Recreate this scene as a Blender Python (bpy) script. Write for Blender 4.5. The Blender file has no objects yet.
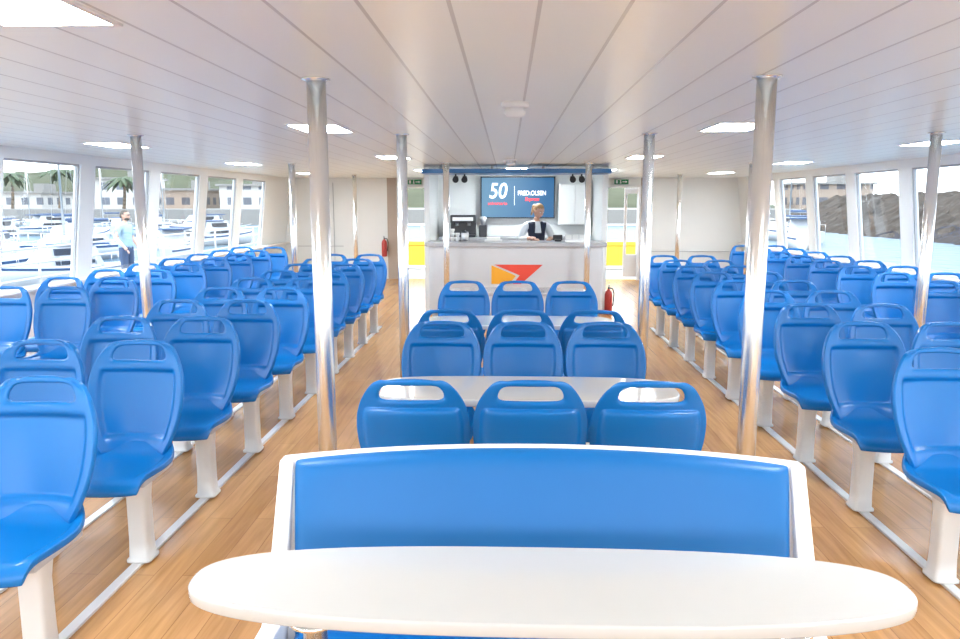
import bpy, bmesh, math, random
from mathutils import Vector, Matrix, Euler, noise
random.seed(7)
scene = bpy.context.scene
COL = scene.collection

# ------------------------------------------------------------------ materials
def mat(name, color, rough=0.5, metal=0.0, var=0.04, nscale=6.0, emit=None, estr=0.0, coat=0.0, bump=0.0, bscale=80, spec=None):
    m = bpy.data.materials.new(name); m.use_nodes = True
    nt = m.node_tree; b = nt.nodes["Principled BSDF"]
    tc = nt.nodes.new("ShaderNodeTexCoord"); n = nt.nodes.new("ShaderNodeTexNoise")
    n.inputs["Scale"].default_value = nscale; n.inputs["Detail"].default_value = 3
    nt.links.new(tc.outputs["Object"], n.inputs["Vector"])
    mx = nt.nodes.new("ShaderNodeMix"); mx.data_type = 'RGBA'
    c = Vector(color[:3])
    mx.inputs[6].default_value = (*[max(0, v*(1-var)) for v in c], 1)
    mx.inputs[7].default_value = (*[min(1, v*(1+var)) for v in c], 1)
    nt.links.new(n.outputs["Fac"], mx.inputs[0])
    nt.links.new(mx.outputs[2], b.inputs["Base Color"])
    b.inputs["Roughness"].default_value = rough; b.inputs["Metallic"].default_value = metal
    if coat: b.inputs["Coat Weight"].default_value = coat; b.inputs["Coat Roughness"].default_value = .06
    if spec is not None: b.inputs["Specular IOR Level"].default_value = spec
    if emit: b.inputs["Emission Color"].default_value = (*emit, 1); b.inputs["Emission Strength"].default_value = estr
    if bump:
        n2 = nt.nodes.new("ShaderNodeTexNoise"); n2.inputs["Scale"].default_value = bscale
        nt.links.new(tc.outputs["Object"], n2.inputs["Vector"])
        bp = nt.nodes.new("ShaderNodeBump"); bp.inputs["Strength"].default_value = bump; bp.inputs["Distance"].default_value = .01
        nt.links.new(n2.outputs["Fac"], bp.inputs["Height"]); nt.links.new(bp.outputs[0], b.inputs["Normal"])
    return m

M = {}
M['blue'] = mat("blue_plastic", (.004, .140, .44), .27, var=.03, spec=.36)
M['bluepad'] = mat("blue_vinyl", (.004, .130, .40), .40, var=.04, bump=.05, bscale=400, spec=.35)
M['white'] = mat("white_paint", (.84, .84, .84), .4, var=.015)
M['wall'] = mat("white_wall_panel", (.84, .86, .85), .4, var=.015)
M['ped'] = mat("pedestal_enamel", (.68, .68, .67), .4, var=.03)
M['table'] = mat("white_laminate", (.56, .56, .545), .10, var=.02, coat=.7)
M['chrome'] = mat("polished_steel", (.90, .91, .90), .27, .92, var=.03)
M['alu'] = mat("rail_aluminium", (.76, .76, .76), .4, .2, var=.05)
M['beige'] = mat("beige_panel", (.46, .38, .31), .5)
M['grey'] = mat("grey_plastic", (.45, .46, .48), .5)
M['dark'] = mat("dark_plastic", (.02, .022, .028), .35)
M['gasket'] = mat("window_gasket", (.42, .43, .45), .6)
M['yellow'] = mat("yellow_paint", (.62, .34, .015), .5)
M['red'] = mat("red_paint", (.46, .03, .02), .35)
M['redflag'] = mat("red_emblem_film", (.74, .06, .03), .4)
M['yelflag'] = mat("yellow_emblem_film", (.85, .38, .015), .4)
M['green'] = mat("green_sign", (.0, .18, .06), .4)
M['signwhite'] = mat("white_sign_film", (.8, .8, .8), .4)
M['canopy'] = mat("blue_canopy", (.02, .15, .40), .3)
M['counter'] = mat("counter_laminate", (.59, .60, .62), .35)
M['ctop'] = mat("countertop_grey", (.42, .42, .44), .25)
M['lamp'] = mat("lamp_diffuser", (.95, .95, .95), .5, emit=(.92, .97, .98), estr=50)
M['skin'] = mat("skin", (.56, .33, .24), .5)
M['hairw'] = mat("fair_hair", (.34, .20, .09), .6, var=.3, nscale=60)
M['hairm'] = mat("dark_hair", (.04, .03, .02), .6, var=.3, nscale=60)
M['navy'] = mat("navy_cloth", (.010, .014, .035), .8, bump=.2)
M['blouse'] = mat("white_blouse", (.68, .71, .74), .8, bump=.2)
M['tee'] = mat("pale_blue_tshirt", (.27, .38, .46), .85, bump=.2)
M['jeans'] = mat("blue_denim", (.05, .07, .12), .9, bump=.3)
M['shoe'] = mat("shoe_leather", (.03, .03, .03), .5)
M['lips'] = mat("lips", (.45, .12, .10), .5)
M['hull'] = mat("boat_gelcoat", (.38, .40, .43), .3)
M['bstripe'] = mat("boat_blue_canvas", (.025, .06, .14), .7)
M['bark'] = mat("palm_bark", (.12, .09, .06), .9, var=.3)
M['frond'] = mat("palm_frond", (.03, .052, .018), .7, var=.3)
M['rock'] = mat("harbour_rock", (.042, .034, .028), .95, var=.8, nscale=.9, bump=1.0, bscale=2, spec=.1)
M['hill'] = mat("scrub_hillside", (.055, .060, .038), .95, var=.7, nscale=.08, bump=1.0, bscale=.6, spec=.1)
M['concrete'] = mat("quay_concrete", (.18, .175, .165), .9, var=.12)
M['deck'] = mat("deck_paint", (.45, .48, .5), .7)
M['cup'] = mat("ceramic", (.85, .85, .83), .2)
M['steel'] = mat("brushed_steel", (.6, .6, .6), .3, 1.0)
M['paper'] = mat("paper", (.75, .75, .72), .8)
M['redtext'] = mat("red_lettering", (.7, .03, .03), .5, emit=(.65, .03, .03), estr=.8)
M['paletext'] = mat("pale_lettering", (.7, .75, .8), .5, emit=(.75, .84, .92), estr=.8)

def glass_mat():
    m = bpy.data.materials.new("window_glass"); m.use_nodes = True; nt = m.node_tree; nt.nodes.clear()
    o = nt.nodes.new("ShaderNodeOutputMaterial"); t = nt.nodes.new("ShaderNodeBsdfTransparent"); g = nt.nodes.new("ShaderNodeBsdfGlossy")
    t.inputs[0].default_value = (.96, .98, 1, 1); g.inputs["Roughness"].default_value = .02
    mx = nt.nodes.new("ShaderNodeMixShader"); mx.inputs[0].default_value = .05
    nt.links.new(t.outputs[0], mx.inputs[1]); nt.links.new(g.outputs[0], mx.inputs[2]); nt.links.new(mx.outputs[0], o.inputs[0])
    return m
M['glass'] = glass_mat()

def floor_mat():
    m = bpy.data.materials.new("oak_plank_floor"); m.use_nodes = True; nt = m.node_tree; b = nt.nodes["Principled BSDF"]
    tc = nt.nodes.new("ShaderNodeTexCoord"); mp = nt.nodes.new("ShaderNodeMapping"); mp.inputs["Rotation"].default_value = (0, 0, math.pi/2)
    nt.links.new(tc.outputs["Object"], mp.inputs[0])
    br = nt.nodes.new("ShaderNodeTexBrick"); br.inputs["Scale"].default_value = 1
    br.inputs["Brick Width"].default_value = 1.25; br.inputs["Row Height"].default_value = .13
    br.inputs["Mortar Size"].default_value = .0016; br.inputs["Color1"].default_value = (.46, .235, .085, 1)
    br.inputs["Color2"].default_value = (.56, .305, .120, 1); br.inputs["Mortar"].default_value = (.28, .14, .055, 1)
    nt.links.new(mp.outputs[0], br.inputs[0])
    mp2 = nt.nodes.new("ShaderNodeMapping"); mp2.inputs["Scale"].default_value = (14, .9, 1)
    nt.links.new(tc.outputs["Object"], mp2.inputs[0])
    n = nt.nodes.new("ShaderNodeTexNoise"); n.inputs["Scale"].default_value = 2.2; n.inputs["Detail"].default_value = 6; n.inputs["Distortion"].default_value = .6
    nt.links.new(mp2.outputs[0], n.inputs[0])
    cr = nt.nodes.new("ShaderNodeValToRGB"); cr.color_ramp.elements[0].color = (.72, .67, .60, 1); cr.color_ramp.elements[0].position = .3
    cr.color_ramp.elements[1].color = (1.1, 1.08, 1.05, 1); cr.color_ramp.elements[1].position = .7
    nt.links.new(n.outputs[0], cr.inputs[0])
    mx = nt.nodes.new("ShaderNodeMix"); mx.data_type = 'RGBA'; mx.blend_type = 'MULTIPLY'; mx.inputs[0].default_value = .85
    nt.links.new(br.outputs[0], mx.inputs[6]); nt.links.new(cr.outputs[0], mx.inputs[7])
    nt.links.new(mx.outputs[2], b.inputs["Base Color"]); b.inputs["Roughness"].default_value = .26
    return m
M['floor'] = floor_mat()

def ceil_mat():
    m = bpy.data.materials.new("ceiling_planks"); m.use_nodes = True; nt = m.node_tree; b = nt.nodes["Principled BSDF"]
    tc = nt.nodes.new("ShaderNodeTexCoord"); sp = nt.nodes.new("ShaderNodeSeparateXYZ"); nt.links.new(tc.outputs["Object"], sp.inputs[0])
    def mth(op, a, v):
        x = nt.nodes.new("ShaderNodeMath"); x.operation = op; nt.links.new(a, x.inputs[0]); x.inputs[1].default_value = v; return x.outputs[0]
    a = mth('ADD', sp.outputs[0], 50*.245+.02)
    f = mth('FRACT', mth('DIVIDE', a, .245), 0)
    d = mth('LESS_THAN', f, .05)
    mx = nt.nodes.new("ShaderNodeMix"); mx.data_type = 'RGBA'
    mx.inputs[6].default_value = (.89, .945, .925, 1); mx.inputs[7].default_value = (.56, .59, .58, 1)
    nt.links.new(d, mx.inputs[0]); nt.links.new(mx.outputs[2], b.inputs["Base Color"])
    inv = mth('MULTIPLY', d, -1.0)
    bp = nt.nodes.new("ShaderNodeBump"); bp.inputs["Strength"].default_value = .4; bp.inputs["Distance"].default_value = .006
    nt.links.new(inv, bp.inputs["Height"]); nt.links.new(bp.outputs[0], b.inputs["Normal"])
    b.inputs["Roughness"].default_value = .28
    return m
M['ceil'] = ceil_mat()

def water_mat():
    m = bpy.data.materials.new("sea_water"); m.use_nodes = True; nt = m.node_tree; b = nt.nodes["Principled BSDF"]
    b.inputs["Base Color"].default_value = (.075, .115, .14, 1); b.inputs["Roughness"].default_value = .4
    b.inputs["Specular IOR Level"].default_value = .05
    tc = nt.nodes.new("ShaderNodeTexCoord"); n = nt.nodes.new("ShaderNodeTexNoise"); n.inputs["Scale"].default_value = .8; n.inputs["Detail"].default_value = 5
    nt.links.new(tc.outputs["Object"], n.inputs[0])
    bp = nt.nodes.new("ShaderNodeBump"); bp.inputs["Strength"].default_value = .9; bp.inputs["Distance"].default_value = .4
    nt.links.new(n.outputs[0], bp.inputs["Height"]); nt.links.new(bp.outputs[0], b.inputs["Normal"])
    return m
M['water'] = water_mat()

def facade_mat(name, wallc, winc, sc):
    m = bpy.data.materials.new(name); m.use_nodes = True; nt = m.node_tree; b = nt.nodes["Principled BSDF"]
    tc = nt.nodes.new("ShaderNodeTexCoord"); sp = nt.nodes.new("ShaderNodeSeparateXYZ"); nt.links.new(tc.outputs["Object"], sp.inputs[0])
    ad = nt.nodes.new("ShaderNodeMath"); nt.links.new(sp.outputs[0], ad.inputs[0]); nt.links.new(sp.outputs[1], ad.inputs[1])
    cb = nt.nodes.new("ShaderNodeCombineXYZ"); nt.links.new(ad.outputs[0], cb.inputs[0]); nt.links.new(sp.outputs[2], cb.inputs[1])
    br = nt.nodes.new("ShaderNodeTexBrick"); br.offset = 0; br.inputs["Scale"].default_value = sc
    br.inputs["Brick Width"].default_value = 3; br.inputs["Row Height"].default_value = 2.8; br.inputs["Mortar Size"].default_value = .75
    br.inputs["Color1"].default_value = (*winc, 1); br.inputs["Color2"].default_value = (*[v*1.4 for v in winc], 1); br.inputs["Mortar"].default_value = (*wallc, 1)
    nt.links.new(cb.outputs[0], br.inputs[0]); nt.links.new(br.outputs[0], b.inputs["Base Color"]); b.inputs["Roughness"].default_value = .8
    return m
M['fac1'] = facade_mat("white_facade", (.40, .39, .37), (.08, .09, .11), 1.3)
M['fac2'] = facade_mat("ochre_facade", (.26, .20, .155), (.06, .06, .07), 1.3)

def screen_mat():
    m = bpy.data.materials.new("tv_screen_picture"); m.use_nodes = True; nt = m.node_tree; b = nt.nodes["Principled BSDF"]
    tc = nt.nodes.new("ShaderNodeTexCoord"); sp = nt.nodes.new("ShaderNodeSeparateXYZ"); nt.links.new(tc.outputs["Generated"], sp.inputs[0])
    cr = nt.nodes.new("ShaderNodeValToRGB"); e = cr.color_ramp.elements
    e[0].position = .05; e[0].color = (.17, .34, .48, 1); e[1].position = .9; e[1].color = (.035, .15, .32, 1)
    nt.links.new(sp.outputs[0], cr.inputs[0])
    nt.links.new(cr.outputs[0], b.inputs["Emission Color"]); b.inputs["Emission Strength"].default_value = .75
    b.inputs["Base Color"].default_value = (.02, .03, .05, 1); b.inputs["Roughness"].default_value = .4; b.inputs["Specular IOR Level"].default_value = .1
    return m
M['screen'] = screen_mat()

# ------------------------------------------------------------------ helpers
def bake(ob):
    bpy.context.view_layer.update()
    dg = bpy.context.evaluated_depsgraph_get()
    me = bpy.data.meshes.new_from_object(ob.evaluated_get(dg)); ob.modifiers.clear(); ob.data = me

def finish(bm, name, mats, parent=None, loc=(0, 0, 0), rot=(0, 0, 0), bevel=0, bseg=2, subsurf=0, solid=0, soff=0, smooth=False):
    if solid == 0: bmesh.ops.recalc_face_normals(bm, faces=bm.faces)
    me = bpy.data.meshes.new(name); bm.to_mesh(me); bm.free()
    for k in (mats if isinstance(mats, (list, tuple)) else [mats]): me.materials.append(M[k])
    ob = bpy.data.objects.new(name, me); COL.objects.link(ob)
    if smooth:
        for p in me.polygons: p.use_smooth = True
    if solid:
        s = ob.modifiers.new("s", 'SOLIDIFY'); s.thickness = solid; s.offset = soff; s.use_even_offset = False
    if bevel:
        b = ob.modifiers.new("b", 'BEVEL'); b.width = bevel; b.segments = bseg; b.limit_method = 'ANGLE'; b.angle_limit = math.radians(40)
    if subsurf:
        s = ob.modifiers.new("ss", 'SUBSURF'); s.levels = subsurf; s.render_levels = subsurf
    if ob.modifiers: bake(ob)
    ob.location = loc; ob.rotation_euler = rot
    if parent: ob.parent = parent
    return ob

def tag(ob, label, cat, group=None, kind=None):
    ob["label"] = label; ob["category"] = cat
    if group: ob["group"] = group
    if kind: ob["kind"] = kind
    return ob

def struct(ob, label=None, cat=None):
    ob["kind"] = "structure"
    if label: ob["label"] = label
    if cat: ob["category"] = cat
    return ob

def empty(name, loc=(0, 0, 0), rot=(0, 0, 0)):
    e = bpy.data.objects.new(name, None); e.empty_display_size = .1; COL.objects.link(e); e.location = loc; e.rotation_euler = rot
    return e

def dup(root, loc, rot=(0, 0, 0), scale=None):
    r = root.copy(); COL.objects.link(r); r.location = loc; r.rotation_euler = rot
    if scale: r.scale = scale
    def rec(src, dst):
        for c in src.children:
            k = c.copy(); k.parent = dst; COL.objects.link(k); rec(c, k)
    rec(root, r)
    return r

def add_box(bm, c, s, mi=0, mtx=None):
    r = bmesh.ops.create_cube(bm, size=1)
    for v in r['verts']:
        v.co = Vector((v.co.x*s[0]+c[0], v.co.y*s[1]+c[1], v.co.z*s[2]+c[2]))
        if mtx: v.co = mtx @ v.co
    for f in {f for v in r['verts'] for f in v.link_faces}: f.material_index = mi

def add_cyl(bm, p0, p1, r0, r1=None, n=24, mi=0, caps=True):
    if r1 is None: r1 = r0
    p0, p1 = Vector(p0), Vector(p1); ax = (p1-p0).normalized()
    q = ax.to_track_quat('Z', 'Y')
    a = []; b = []
    for i in range(n):
        t = 2*math.pi*i/n; d = q @ Vector((math.cos(t), math.sin(t), 0))
        a.append(bm.verts.new(p0+d*r0)); b.append(bm.verts.new(p1+d*r1))
    for i in range(n):
        j = (i+1) % n; f = bm.faces.new((a[i], a[j], b[j], b[i])); f.smooth = True; f.material_index = mi
    if caps:
        f = bm.faces.new(a[::-1]); f.material_index = mi; f = bm.faces.new(b); f.material_index = mi

def add_lathe(bm, prof, c=(0, 0, 0), n=24, mi=0):
    rings = []
    for r, z in prof:
        rings.append([bm.verts.new((c[0]+r*math.cos(2*math.pi*i/n), c[1]+r*math.sin(2*math.pi*i/n), c[2]+z)) for i in range(n)])
    for k in range(len(rings)-1):
        for i in range(n):
            j = (i+1) % n; f = bm.faces.new((rings[k][i], rings[k][j], rings[k+1][j], rings[k+1][i])); f.smooth = True; f.material_index = mi
    bm.faces.new(rings[0][::-1]).material_index = mi; bm.faces.new(rings[-1]).material_index = mi

def add_sphere(bm, c, s, mi=0, u=16, v=12, fn=None):
    r = bmesh.ops.create_uvsphere(bm, u_segments=u, v_segments=v, radius=1)
    for w in r['verts']:
        p = w.co.copy()
        if fn: p = fn(p)
        w.co = Vector((p.x*s[0]+c[0], p.y*s[1]+c[1], p.z*s[2]+c[2]))
    for f in {f for w in r['verts'] for f in w.link_faces}: f.material_index = mi; f.smooth = True

def add_loft(bm, rings, mi=0, smooth=True):
    prev = None
    for ring in rings:
        vs = [bm.verts.new(p) for p in ring]; n = len(vs)
        if prev:
            for i in range(n):
                j = (i+1) % n; f = bm.faces.new((prev[i], prev[j], vs[j], vs[i])); f.smooth = smooth; f.material_index = mi
        else: bm.faces.new(vs[::-1]).material_index = mi
        prev = vs
    bm.faces.new(prev).material_index = mi

def add_grid(bm, S, T, P, hole=None, mi=0):
    V = [[bm.verts.new(P(s, t)) for s in S] for t in T]
    for j in range(len(T)-1):
        for i in range(len(S)-1):
            sm, tm = (S[i]+S[i+1])/2, (T[j]+T[j+1])/2
            if hole and hole(sm, tm): continue
            f = bm.faces.new((V[j][i], V[j][i+1], V[j+1][i+1], V[j+1][i])); f.smooth = True; f.material_index = mi

def interp(tab, t):
    if t <= tab[0][0]: return tab[0][1]
    for (a, va), (b, vb) in zip(tab, tab[1:]):
        if t <= b:
            k = (t-a)/(b-a); return va+(vb-va)*k
    return tab[-1][1]

def superellipse(a, b, n=2.5, N=96):
    out = []
    for i in range(N):
        t = 2*math.pi*i/N; c, s = math.cos(t), math.sin(t)
        out.append((a*math.copysign(abs(c)**(2/n), c), b*math.copysign(abs(s)**(2/n), s)))
    return out

def text_mesh(s, size, mk, parent, loc, rot, name="lettering", extrude=.002, shear=0, bold=0, sx=1):
    cu = bpy.data.curves.new(name, 'FONT'); cu.body = s; cu.size = size; cu.extrude = extrude; cu.shear = shear; cu.offset = bold
    cu.align_x = 'CENTER'; cu.align_y = 'CENTER'
    o = bpy.data.objects.new(name, cu); COL.objects.link(o); bpy.context.view_layer.update()
    me = bpy.data.meshes.new_from_object(o.evaluated_get(bpy.context.evaluated_depsgraph_get()))
    bpy.data.objects.remove(o)
    me.materials.clear(); me.materials.append(M[mk])
    ob = bpy.data.objects.new(name, me); COL.objects.link(ob); ob.location = loc; ob.rotation_euler = rot; ob.scale = (sx, 1, 1); ob.parent = parent
    return ob

H = 2.20       # ceiling
YB = 16.5      # far wall
YA = -3.0      # aft wall

# ------------------------------------------------------------------ room shell
bm = bmesh.new(); add_box(bm, (0, (YA+YB)/2, -.1), (10.2, YB-YA+.2, .2)); fl = finish(bm, "floor", 'floor'); struct(fl, "light oak plank deck floor of the passenger saloon", "floor")
bm = bmesh.new(); add_box(bm, (0, (YA+YB)/2, H+.06), (10.2, YB-YA+.2, .12)); ce = finish(bm, "ceiling", 'ceil'); struct(ce, "white lengthwise plank ceiling", "ceiling")

ZS, ZT = .80, 2.09
def wx(z):   # inner face of side wall
    return 5.0 if z <= ZS else 5.0-.17*(z-ZS)/(H-ZS)
def slab(bm, sgn, y0, y1, z0, z1, th=.08, mi=0, off=0.0):
    vs = []
    for y in (y0, y1):
        for z in (z0, z1):
            for x in (wx(z)+off, wx(z)+off+th):
                vs.append(bm.verts.new((sgn*x, y, z)))
    idx = [(0, 1, 3, 2), (4, 6, 7, 5), (0, 4, 5, 1), (2, 3, 7, 6), (0, 2, 6, 4), (1, 5, 7, 3)]
    for q in idx:
        f = bm.faces.new([vs[i] for i in q]); f.material_index = mi
wn = 1
for sgn, side, muls in ((-1, "left", [-2.65, -1.05, .55, 2.1, 3.7, 5.3, 6.9, 8.5, 10.15, 11.8, 13.4, 15.0]),
                        (1, "right", [-2.3, -.8, .7, 2.2, 3.7, 5.2, 6.7, 8.2, 9.7, 11.2, 12.7, 14.2, 15.6])):
    bm = bmesh.new()
    slab(bm, sgn, YA, YB, 0, ZS); slab(bm, sgn, YA, YB, ZT, H)
    mw = .15
    slab(bm, sgn, YA, muls[0]+mw, ZS, ZT)
    for m_ in muls[1:-1]: slab(bm, sgn, m_-mw, m_+mw, ZS, ZT)
    slab(bm, sgn, muls[-1]-mw, YB, ZS, ZT)
    struct(finish(bm, "wall_"+side, 'wall'), "white side wall with wide mullions between windows", "wall")
    for a, b in zip(muls, muls[1:]):
        bm = bmesh.new(); y0, y1 = a+mw, b-mw; g = .022
        slab(bm, sgn, y0, y1, ZS, ZS+g, .03, 0, .02); slab(bm, sgn, y0, y1, ZT-g, ZT, .03, 0, .02)
        slab(bm, sgn, y0, y0+g, ZS+g, ZT-g, .03, 0, .02); slab(bm, sgn, y1-g, y1, ZS+g, ZT-g, .03, 0, .02)
        slab(bm, sgn, y0+g, y1-g, ZS+g, ZT-g, .006, 1, .032)
        struct(finish(bm, "window_%d" % wn, ['gasket', 'glass']), "clear cabin window with grey gasket", "window"); wn += 1
    bm = bmesh.new(); add_box(bm, (sgn*4.94, (YA+YB)/2, ZS+.0), (.14, YB-YA-.1, .03)); struct(finish(bm, "trim_%d" % (1 if sgn < 0 else 2), 'white', bevel=.006), "white window sill ledge", "sill")
    bm = bmesh.new(); add_box(bm, (sgn*4.985, (YA+YB)/2, .05), (.03, YB-YA-.1, .1)); struct(finish(bm, "baseboard_"+side, 'grey', bevel=.004), "grey skirting strip", "baseboard")

# far wall with two door openings
DL = (-2.40, -1.80); DR = (2.0, 2.78); DH = 2.03
bm = bmesh.new()
def wseg(x0, x1, z0, z1, mi=0, y=YB+.05, th=.1): add_box(bm, ((x0+x1)/2, y, (z0+z1)/2), (x1-x0, th, z1-z0), mi)
wseg(-5.0, DL[0]-.32, 0, H); wseg(DL[0]-.32, DL[0], 0, H, 1); wseg(DL[0], DL[1], DH, H); wseg(DL[1], DR[0], 0, H); wseg(DR[0], DR[1], DH, H)
wseg(DR[1], DR[1]+.12, 0, H, 1); wseg(DR[1]+.12, 5.0, 0, H)
struct(finish(bm, "wall_front", ['wall', 'beige']), "white bulkhead with beige panels beside two doorways", "wall")
bm = bmesh.new()
for sx in (-1, 1): add_box(bm, (sx*4.85, YA-.05, H/2), (.3, .1, H))
add_box(bm, (0, YA-.05, .2), (9.4, .1, .4)); add_box(bm, (0, YA-.05, 2.16), (9.4, .1, .08))  # unseen end wall, openings made wide to let extra daylight in
for x in (-2.3, 0, 2.3): add_box(bm, (x, YA-.05, 1.26), (.12, .1, 1.72))
struct(finish(bm, "wall_back", 'wall'), "white end wall with four wide openings", "wall")
for k, (a, b) in enumerate((DL, DR)):
    bm = bmesh.new(); t = .045
    add_box(bm, (a+t/2, YB-.01, DH/2), (t, .14, DH)); add_box(bm, (b-t/2, YB-.01, DH/2), (t, .14, DH)); add_box(bm, ((a+b)/2, YB-.01, DH-t/2), (b-a-2*t, .14, t))
    if k == 1:
        add_box(bm, (b-.30, YB+.09, DH/2), (.06, .03, DH-.1)); add_box(bm, (b-.03, YB+.09, DH/2), (.05, .03, DH-.1)); add_box(bm, (b-.165, YB+.09, DH-.11), (.22, .03, .12)); add_box(bm, (b-.165, YB+.09, .3), (.22, .03, .5))
    struct(finish(bm, "door_%d" % (k+1), 'white', bevel=.004), "open doorway with white metal frame", "door")
bm = bmesh.new(); add_box(bm, (-3.9, YB-.02, 1.25), (.012, .02, 1.7)); add_box(bm, (-4.3, YB-.02, .72), (1.2, .02, .012)); struct(finish(bm, "trim_3", 'grey'), "thin seam strips on the white bulkhead", "trim")
bm = bmesh.new(); add_box(bm, (3.95, YB-.02, .62), (1.9, .02, .012)); add_box(bm, (3.6, YB-.02, 1.4), (.012, .02, 1.5)); struct(finish(bm, "trim_4", 'grey'), "thin seam strips on the white bulkhead", "trim")

# outer deck beyond the doors
bm = bmesh.new(); add_box(bm, (0, 19.1, -.1), (10.2, 5, .2)); tag(finish(bm, "foredeck", 'deck'), "grey painted open foredeck beyond the doorways", "deck")
def locker(x, y, w):
    r = empty("deck_locker", (x, y, 0))
    bm = bmesh.new(); add_box(bm, (0, 0, .36), (w, .5, .5)); add_box(bm, (-w*.4, 0, .055), (.1, .4, .11)); add_box(bm, (w*.4, 0, .055), (.1, .4, .11)); finish(bm, "body", 'yellow', r, bevel=.02)
    bm = bmesh.new(); add_box(bm, (0, 0, .66), (w+.04, .54, .1)); finish(bm, "lid", 'yellow', r, bevel=.02)
    tag(r, "yellow deck locker standing on the open foredeck", "locker", "yellow deck lockers")
locker(-2.35, 19, 1.5); locker(2.85, 19, 1.5)
bm = bmesh.new()
for z in (.55, 1.05): add_cyl(bm, (-5, 21.3, z), (5, 21.3, z), .025, n=10)
for i in range(9): add_cyl(bm, (-5+i*1.25, 21.3, 0), (-5+i*1.25, 21.3, 1.05), .025, n=10)
tag(finish(bm, "deck_railing", 'white'), "white tube railing around the open foredeck", "railing")

# ------------------------------------------------------------------ chair
S = [-1, -.965, -.90, -.845, -.80, -.68, -.42, -.14, .14, .42, .68, .80, .845, .90, .965, 1]
T = [0, .04, .12, .145, .17, .28, .42, .56, .67, .725, .745, .77, .82, .948, .977, 1]
WT = [(0, .155), (.12, .188), (.28, .220), (.42, .234), (.56, .238), (.67, .234), (.77, .219), (.83, .206), (.88, .198), (.945, .181), (.975, .161), (1, .122)]
def PB(s, t):
    w = interp(WT, t)
    x = w*s
    inner = abs(s) <= .81 and .14 <= t <= .73
    y = .185+.03*t+.085*t*t - .060*abs(s)**2.2*(1-.6*t) + (.022 if inner else 0) + .012*math.sin(math.pi*t)
    z = .455+.535*t - .018*abs(s)**4*(t > .9)
    return Vector((x, y, z))
def make_chair():
    r = empty("passenger_chair")
    bm = bmesh.new(); add_grid(bm, S, T, PB, hole=lambda s, t: abs(s) < .68 and .82 < t < .948)
    finish(bm, "backrest", 'blue', r, solid=.024, subsurf=2)
    prof = [(-.245, .39), (-.245, .425), (-.225, .450), (-.17, .458), (-.05, .447), (.06, .441), (.13, .447), (.175, .47), (.195, .515)]
    wt = [.195, .21, .217, .222, .224, .220, .206, .186, .162]
    K = list(range(len(prof)))
    def PS(s, k):
        y, z = prof[k]; inner = abs(s) < .82 and 2 < k < 7
        return Vector((wt[k]*s, y + (.02*abs(s)**3 if k < 3 else 0), z - (.012 if inner else 0) + .006*abs(s)**2))
    bm = bmesh.new(); add_grid(bm, S, K, PS)
    finish(bm, "seat", 'blue', r, solid=.028, soff=0, subsurf=2)
    bm = bmesh.new()
    add_box(bm, (0, -.01, .417), (.28, .30, .03)); finish(bm, "seat_bracket", 'grey', r, bevel=.008)
    bm = bmesh.new()
    secs = [(0, .058, .062), (.010, .058, .062), (.016, .049, .050), (.10, .046, .045), (.30, .046, .043), (.37, .052, .055), (.404, .07, .09)]
    add_loft(bm, [[(p[0], p[1]-.01, z) for p in superellipse(a, b, 5, 24)] for z, a, b in secs])
    finish(bm, "pedestal", 'ped', r)
    return r
chair = make_chair()
first = [True]
def place_chair(x, y, rz, label, group, off=0, zs=1):
    if first[0]:
        c = chair; c.location = (x, y, .012); c.rotation_euler = (0, 0, rz); first[0] = False
    else: c = dup(chair, (x, y, .012), (0, 0, rz))
    c.scale = (1, 1, zs)
    for k in c.children:
        if k.name.startswith("pedestal"): k.location.x = off
        if k.name.startswith("seat_bracket"): k.location.x = off*.6
    tag(c, label, "chair", group); return c

PITCH = .78
XL, XR, OL, OR = 1.90, 1.92, .09, -.07
for k in range(2):
    for i in range(10):
        y = 2.50+PITCH*i; x = -(XL+.49*k)
        if y < abs(x+.1)*1.25-.3: continue
        place_chair(x, y, 0, "blue moulded plastic passenger chair on white pedestal" + (" beside the aisle" if k == 0 else ""), "side rows of blue chairs", OL)
    for i in range(9):
        y = 3.22+PITCH*i; x = XR+.49*k
        if y < abs(x+.1)*1.25-.4: continue
        place_chair(x, y, 0, "blue moulded plastic passenger chair on white pedestal" + (" beside the aisle" if k == 0 else ""), "side rows of blue chairs", OR)
for sgn, y00 in ((-1, 2.5), (1, 3.22)):
    for i in range(13):
        y = y00+PITCH*i
        for k in range(2):
            x = 3.66+.49*k
            if y > 11.8 or y < (x+sgn*.1)*1.38: continue
            place_chair(sgn*x, y, 0, "blue moulded plastic passenger chair near the side windows", "window rows of blue chairs")
def crow(y, rz, lab, name):
    for x in (-.485, 0, .485): place_chair(x, y, rz, lab, name, 0, .967)
crow(3.22, math.pi, "blue moulded plastic chair facing a white table past the bench", "row of chairs at the table past the bench")
crow(4.14, 0, "blue moulded plastic chair facing the white saloon table", "middle row of chairs facing the table")
crow(5.22, math.pi, "blue moulded plastic chair turned towards the bar counter", "middle row of chairs turned to the bar")
crow(6.50, 0, "blue moulded plastic chair close to the bar counter", "middle row of chairs near the bar")

def rail(x, y0, y1, nm="side seat rails"):
    bm = bmesh.new(); add_box(bm, (0, 0, .006), (.045, y1-y0, .012)); add_box(bm, (0, 0, .011), (.022, y1-y0-.02, .0016))
    tag(finish(bm, "floor_rail", 'alu', loc=(x, (y0+y1)/2, 0)), "flat aluminium seat rail screwed along the wooden floor", "rail", nm)
for k in range(2):
    rail(-(XL-OL+.49*k), .6, 10.0); rail(XR+OR+.49*k, .6, 10.0)
    for sgn in (-1, 1): rail(sgn*(3.66+.49*k), 3, 12.3)
for x in (-.485, 0, .485): rail(x, 2.9, 6.9, "middle seat rails")

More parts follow.
